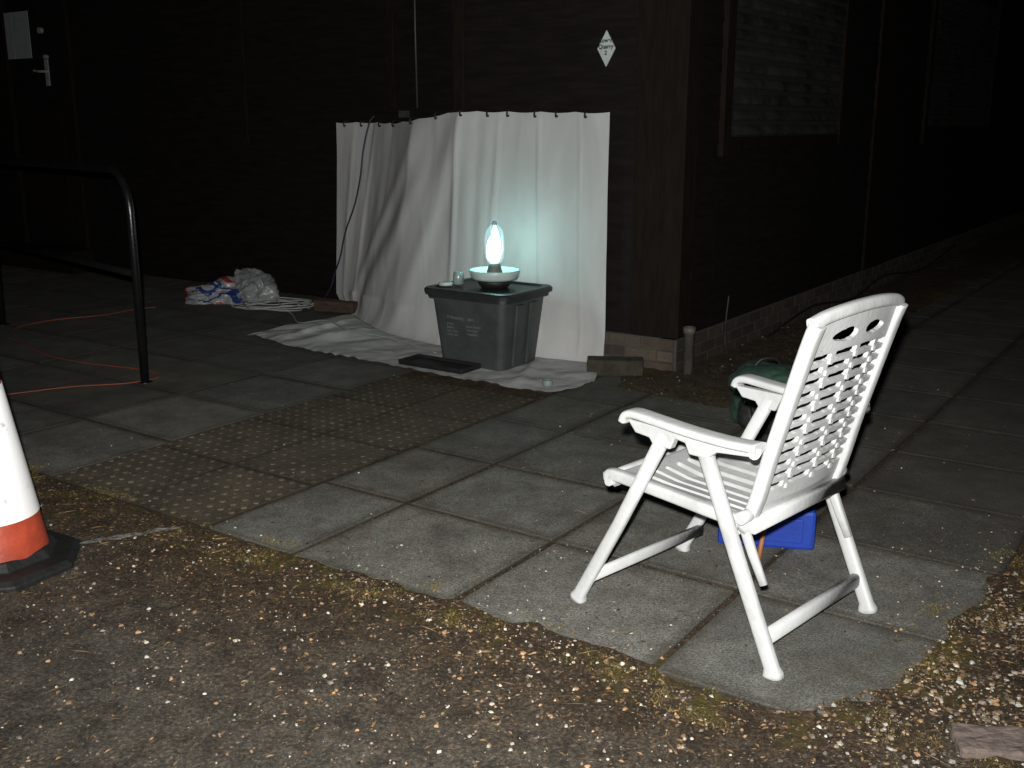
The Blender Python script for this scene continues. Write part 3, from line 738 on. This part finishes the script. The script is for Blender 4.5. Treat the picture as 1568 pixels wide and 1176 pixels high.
# ------------------------------------------------------------------ CHAIR
ch=empty('white_garden_chair')
F0=Vector((.212,3.094,0)); dd=Vector((.715,-.699,0)).normalized(); ww=Vector((.699,.715,0)).normalized(); W=.571
def K_(a,w,z): return F0+dd*a+ww*w+UP*z
ZG=.018
for side_,w0,sg in (('near',0,1),('far',W,-1)):
    sweep('front_leg_'+side_,[K_(0,w0,ZG),K_(.004,w0,ZG+.012),K_(.012,w0,ZG+.03),K_(.16,w0,.32),K_(.32,w0,.64)],[.026,.025,.019,.0185,.0195],M_white,ch,n=16,side=ww,sx=.85,sy=1.1,p=3)
    wr=w0+sg*.004
    sweep('rear_leg_'+side_,[K_(.71,wr,ZG),K_(.706,wr,ZG+.012),K_(.70,wr,ZG+.03),K_(.57,wr,.34),K_(.44,wr,.645)],[.027,.026,.020,.020,.021],M_white,ch,n=16,side=ww,sx=.85,sy=1.1,p=3)
    wi=w0+sg*.040
    sweep('stay_'+side_,[K_(.555,wi,.44),K_(.60,wi,.34),K_(.64,wi,.26)],[.014,.013,.011],M_white,ch,n=12,side=ww,sx=.8,sy=1.1,p=3)
    wa=w0-sg*.012
    path=[K_(.185,wa,.655),K_(.195,wa,.676),K_(.225,wa,.684),K_(.30,wa,.678),K_(.42,wa,.668),K_(.54,wa,.664),K_(.635,wa,.668)]
    sweep('armrest_'+side_,catmull(path,5),[.030]*31,M_white,ch,n=20,side=ww,sx=1.0,sy=.42,p=4)
    pl_=[(.19,.66),(.62,.655),(.60,.635),(.50,.625),(.47,.60),(.41,.60),(.395,.63),(.36,.635),(.345,.60),(.285,.60),(.27,.62),(.22,.625)]
    v=[K_(a,w0-.014,z) for a,z in pl_]+[K_(a,w0+.014,z) for a,z in pl_]; n=len(pl_)
    bevel(mesh_obj('arm_bracket_'+side_,v,[tuple(range(n)),tuple(range(2*n-1,n-1,-1))]+[(i,n+i,n+(i+1)%n,(i+1)%n) for i in range(n)],M_white,ch),.004,2)
    sweep('adjuster_'+side_,[K_(.60,w0+sg*.05,.655),K_(.63,w0-sg*.035,.655)],.016,M_white,ch,n=14)
    sweep('hinge_'+side_,[K_(.585,w0+sg*.06,.455),K_(.585,w0-sg*.012,.455)],.018,M_white,ch,n=14)
    ws=w0+sg*.048
    sweep('stile_'+side_,catmull([K_(.565,ws,.40),K_(.60,ws,.50),K_(.635,ws,.64),K_(.68,ws,.80),K_(.72,ws,.94),K_(.742,ws,1.005)],5),[.026]*26,M_white,ch,n=20,side=ww,sx=.78,sy=.75,p=4)
    sweep('seat_rail_'+side_,catmull([K_(.085,ws,.435),K_(.10,ws,.452),K_(.30,ws,.440),K_(.50,ws,.425),K_(.60,ws,.43)],5),[.024]*21,M_white,ch,n=20,side=ww,sx=.75,sy=.8,p=4)
sweep('front_strut',[K_(.055,.0,.115),K_(.075,W,.115)],.016,M_white,ch,n=14,side=UP,sx=1.2,sy=.7,p=3)
sweep('rear_strut',[K_(.665,.0,.115),K_(.665,W,.115)],.021,M_white,ch,n=14,side=UP,sx=1.1,sy=.75,p=3)
sweep('rear_crossbar',[K_(.60,.03,.425),K_(.60,W-.03,.425)],.024,M_white,ch,n=16,side=UP,sx=.9,sy=.6,p=4)
sweep('mid_crossbar',[K_(.54,.03,.40),K_(.54,W-.03,.40)],.02,M_white,ch,n=16,side=UP,sx=1.0,sy=.6,p=4)
def backpt(q,x):
    a=.572+.165*q+.022*math.sin(math.pi*x)*(1 if q>.1 else q*10); return K_(a,.048+(W-.096)*x,.42+.595*q+.020*math.sin(math.pi*x)*max(0,(q-.85)/.15))
NQ,NX=220,100
per=.0570
def solid(q,x):
    arch=.022*math.sin(math.pi*x)
    if q>.850+arch*.3:
        if q>.945: return True
        for cx_,dr in ((.32,1),(.68,-1)):      # two openings either side of a central stem
            u_=(x-cx_)*dr
            if abs(u_)<.13 and abs(q-.900)<.032*max(0,1-(u_/.13)**2)**.5*(.6+.4*(u_+.13)/.26): return False
        return True
    if q<.135:
        return q>.03
    qq=q-.135-arch
    if qq<0: return True
    k=qq/per; fr=k-math.floor(k)
    if fr<.40: return True
    row=int(k)
    for cx_ in (.24,.50,.76):
        off=(.018 if row%2 else -.018)
        if abs(x-cx_-off)<.022: return True
    return False
v=[backpt(j/NQ,i/NX) for i in range(NX+1) for j in range(NQ+1)]
f=[(i*(NQ+1)+j,i*(NQ+1)+j+1,(i+1)*(NQ+1)+j+1,(i+1)*(NQ+1)+j) for i in range(NX) for j in range(NQ) if solid((j+.5)/NQ,(i+.5)/NX)]
def clean(ob):
    bm=bmesh.new(); bm.from_mesh(ob.data); bmesh.ops.delete(bm,geom=[q for q in bm.verts if not q.link_faces],context='VERTS')
    bd=[q for q in bm.verts if any(e.is_boundary for e in q.link_edges)]
    for _ in range(3):
        new={}
        for q in bd:
            ns=[e.other_vert(q).co for e in q.link_edges if e.is_boundary]
            if len(ns)==2: new[q]=q.co*.5+(ns[0]+ns[1])*.25
        for q,c in new.items(): q.co=c
    bm.to_mesh(ob.data); bm.free()
bk=mesh_obj('backrest_lattice',v,f,M_white,ch); clean(bk)
so=bk.modifiers.new('s','SOLIDIFY'); so.thickness=.012; so.offset=0
sweep('top_rail',catmull([backpt(.985,-.03),backpt(1.0,.1),backpt(1.0,.35),backpt(1.0,.65),backpt(1.0,.9),backpt(.985,1.03)],5),[.016]*26,M_white,ch,n=16,side=UP,sx=1.1,sy=1.0,p=3)
m=MB()
for r_ in range(12):
    for cx_ in (.24,.50,.76):
        c=backpt(.135+per*(r_+.2)+.022*math.sin(math.pi*cx_),cx_)
        V,F_=sweep_data([c-dd*.004,c+dd*.012],[.011,.008],n=10,p=2.4); m.add(V,F_)
m.obj('lattice_knobs',[M_white],ch)
NA,NW=96,90
def seatpt(a_,x):
    z=.455-.022*a_+(-.028*math.sin(math.pi*x)*min(1,a_*3))-(.045*max(0,(.06-a_)/.06)**2)
    return K_(.085+.50*a_,.05+(W-.10)*x,z)
def ssolid(a_,x):
    if a_<.15 or a_>.93: return True
    pr=.125; k=(x-.03)/pr; fr=k-math.floor(k)
    return fr<.60
v=[seatpt(i/NA,j/NW) for i in range(NA+1) for j in range(NW+1)]
f=[(i*(NW+1)+j,(i+1)*(NW+1)+j,(i+1)*(NW+1)+j+1,i*(NW+1)+j+1) for i in range(NA) for j in range(NW) if ssolid((i+.5)/NA,(j+.5)/NW)]
st=mesh_obj('seat_slats',v,f,M_white,ch); clean(st)
so=st.modifiers.new('s','SOLIDIFY'); so.thickness=.016; so.offset=0
sweep('seat_front_edge',[K_(.088,.03,.438),K_(.083,.15,.438),K_(.083,W-.15,.438),K_(.088,W-.03,.438)],.020,M_white,ch,n=14,side=UP,sx=1.1,sy=.7,p=3)

# ------------------------------------------------------------------ RUCKSACK + CAN
bg=empty('green_rucksack')
def rounded(name,ctr,half,rot,mat,parent,p=3.2,seed=0,amp=.0,sub=5):
    bm=bmesh.new(); bmesh.ops.create_icosphere(bm,subdivisions=sub,radius=1)
    for v in bm.verts:
        d=v.co.normalized(); k=(abs(d.x)**p+abs(d.y)**p+abs(d.z)**p)**(-1/p); q=d*k
        n=1+amp*(noise.noise(q*1.5+Vector((seed,0,0)))+.5*noise.noise(q*4+Vector((0,seed,0))))
        v.co=Vector((q.x*half[0]*n,q.y*half[1]*n,q.z*half[2]*n))
    me=bpy.data.meshes.new(name); bm.to_mesh(me); bm.free(); me.materials.append(mat)
    me.polygons.foreach_set('use_smooth',[True]*len(me.polygons))
    ob=bpy.data.objects.new(name,me); ob.location=ctr; ob.rotation_euler=(0,0,rot); col.objects.link(ob); ob.parent=parent; return ob
rounded('bag_body',(1.26,5.02,.185),(.16,.12,.175),-.5,M_green,bg,2.8,2,.12)
rounded('bag_flap',(1.25,4.985,.275),(.165,.125,.085),-.5,M_green,bg,2.6,5,.14)
rounded('bag_pocket',(1.20,4.90,.13),(.10,.05,.09),-.5,M_rubber,bg,2.8,7,.1)
sweep('bag_strap',catmull([(1.12,4.95,.30),(1.13,4.85,.25),(1.16,4.83,.12),(1.17,4.88,.03)]),.010,M_rubber,bg,n=8,sx=1.6,sy=.4)
sweep('bag_handle',catmull([(1.18,4.98,.34),(1.22,4.98,.385),(1.29,5.0,.385),(1.33,5.03,.34)]),.008,M_rubber,bg,n=8)
cb=empty('blue_jerrycan')
stbox('can_body',(.925,3.57),.34,.13,.150,.018,-.20,M_blue,cb,.014)
stbox('can_side_panel',(.917,3.503),.24,.008,.09,.048,-.20,M_blue,cb,.003)
lathe('can_cap',[(0,0),(.022,0),(.022,.025),(0,.025)],(.82,3.59,.166),M_blue,cb,n=16)
sweep('can_handle',catmull([(.90,3.57,.160),(.92,3.565,.190),(.98,3.553,.190),(1.0,3.548,.160)]),.010,M_blue,cb,n=10)
sweep('wooden_stick',[(.862,3.40,.018),(.878,3.425,.09),(.893,3.448,.165)],.0085,M_stick,None,n=8)

# ------------------------------------------------------------------ CAMERA
cam=bpy.data.cameras.new('camera'); co=bpy.data.objects.new('camera',cam); col.objects.link(co)
co.location=(0,0,1.5); co.rotation_euler=(math.radians(90)-math.atan(398/1600),0,0)
cam.sensor_width=36; cam.lens=36*1600/1568; cam.clip_end=1000; cam.clip_start=.05
scene.camera=co
# ------------------------------------------------------------------ LIGHT
sp=bpy.data.lights.new('camera_flash','SPOT'); so_=bpy.data.objects.new('camera_flash',sp); col.objects.link(so_)
so_.location=(-.03,-.02,1.60); so_.rotation_euler=(math.radians(90-10),0,0)
sp.energy=1150; sp.spot_size=math.radians(105); sp.spot_blend=1.0; sp.shadow_soft_size=.02; sp.color=(1,.99,.965)
sun=bpy.data.lights.new('moonlight','SUN'); su=bpy.data.objects.new('moonlight',sun); col.objects.link(su)
sun.energy=.002; sun.angle=math.radians(.5); su.rotation_euler=(math.radians(50),0,math.radians(30))
w=bpy.data.worlds.new('World'); scene.world=w; w.use_nodes=True
nt=w.node_tree; bg_=nt.nodes['Background']; sk=nt.nodes.new('ShaderNodeTexSky'); sk.sky_type='NISHITA'; sk.sun_disc=False
sk.sun_elevation=math.radians(4); sk.sun_rotation=math.radians(30); nt.links.new(sk.outputs[0],bg_.inputs['Color']); bg_.inputs['Strength'].default_value=.0004
scene.view_settings.view_transform='Standard'; scene.view_settings.look='None'; scene.view_settings.exposure=0; scene.view_settings.gamma=1
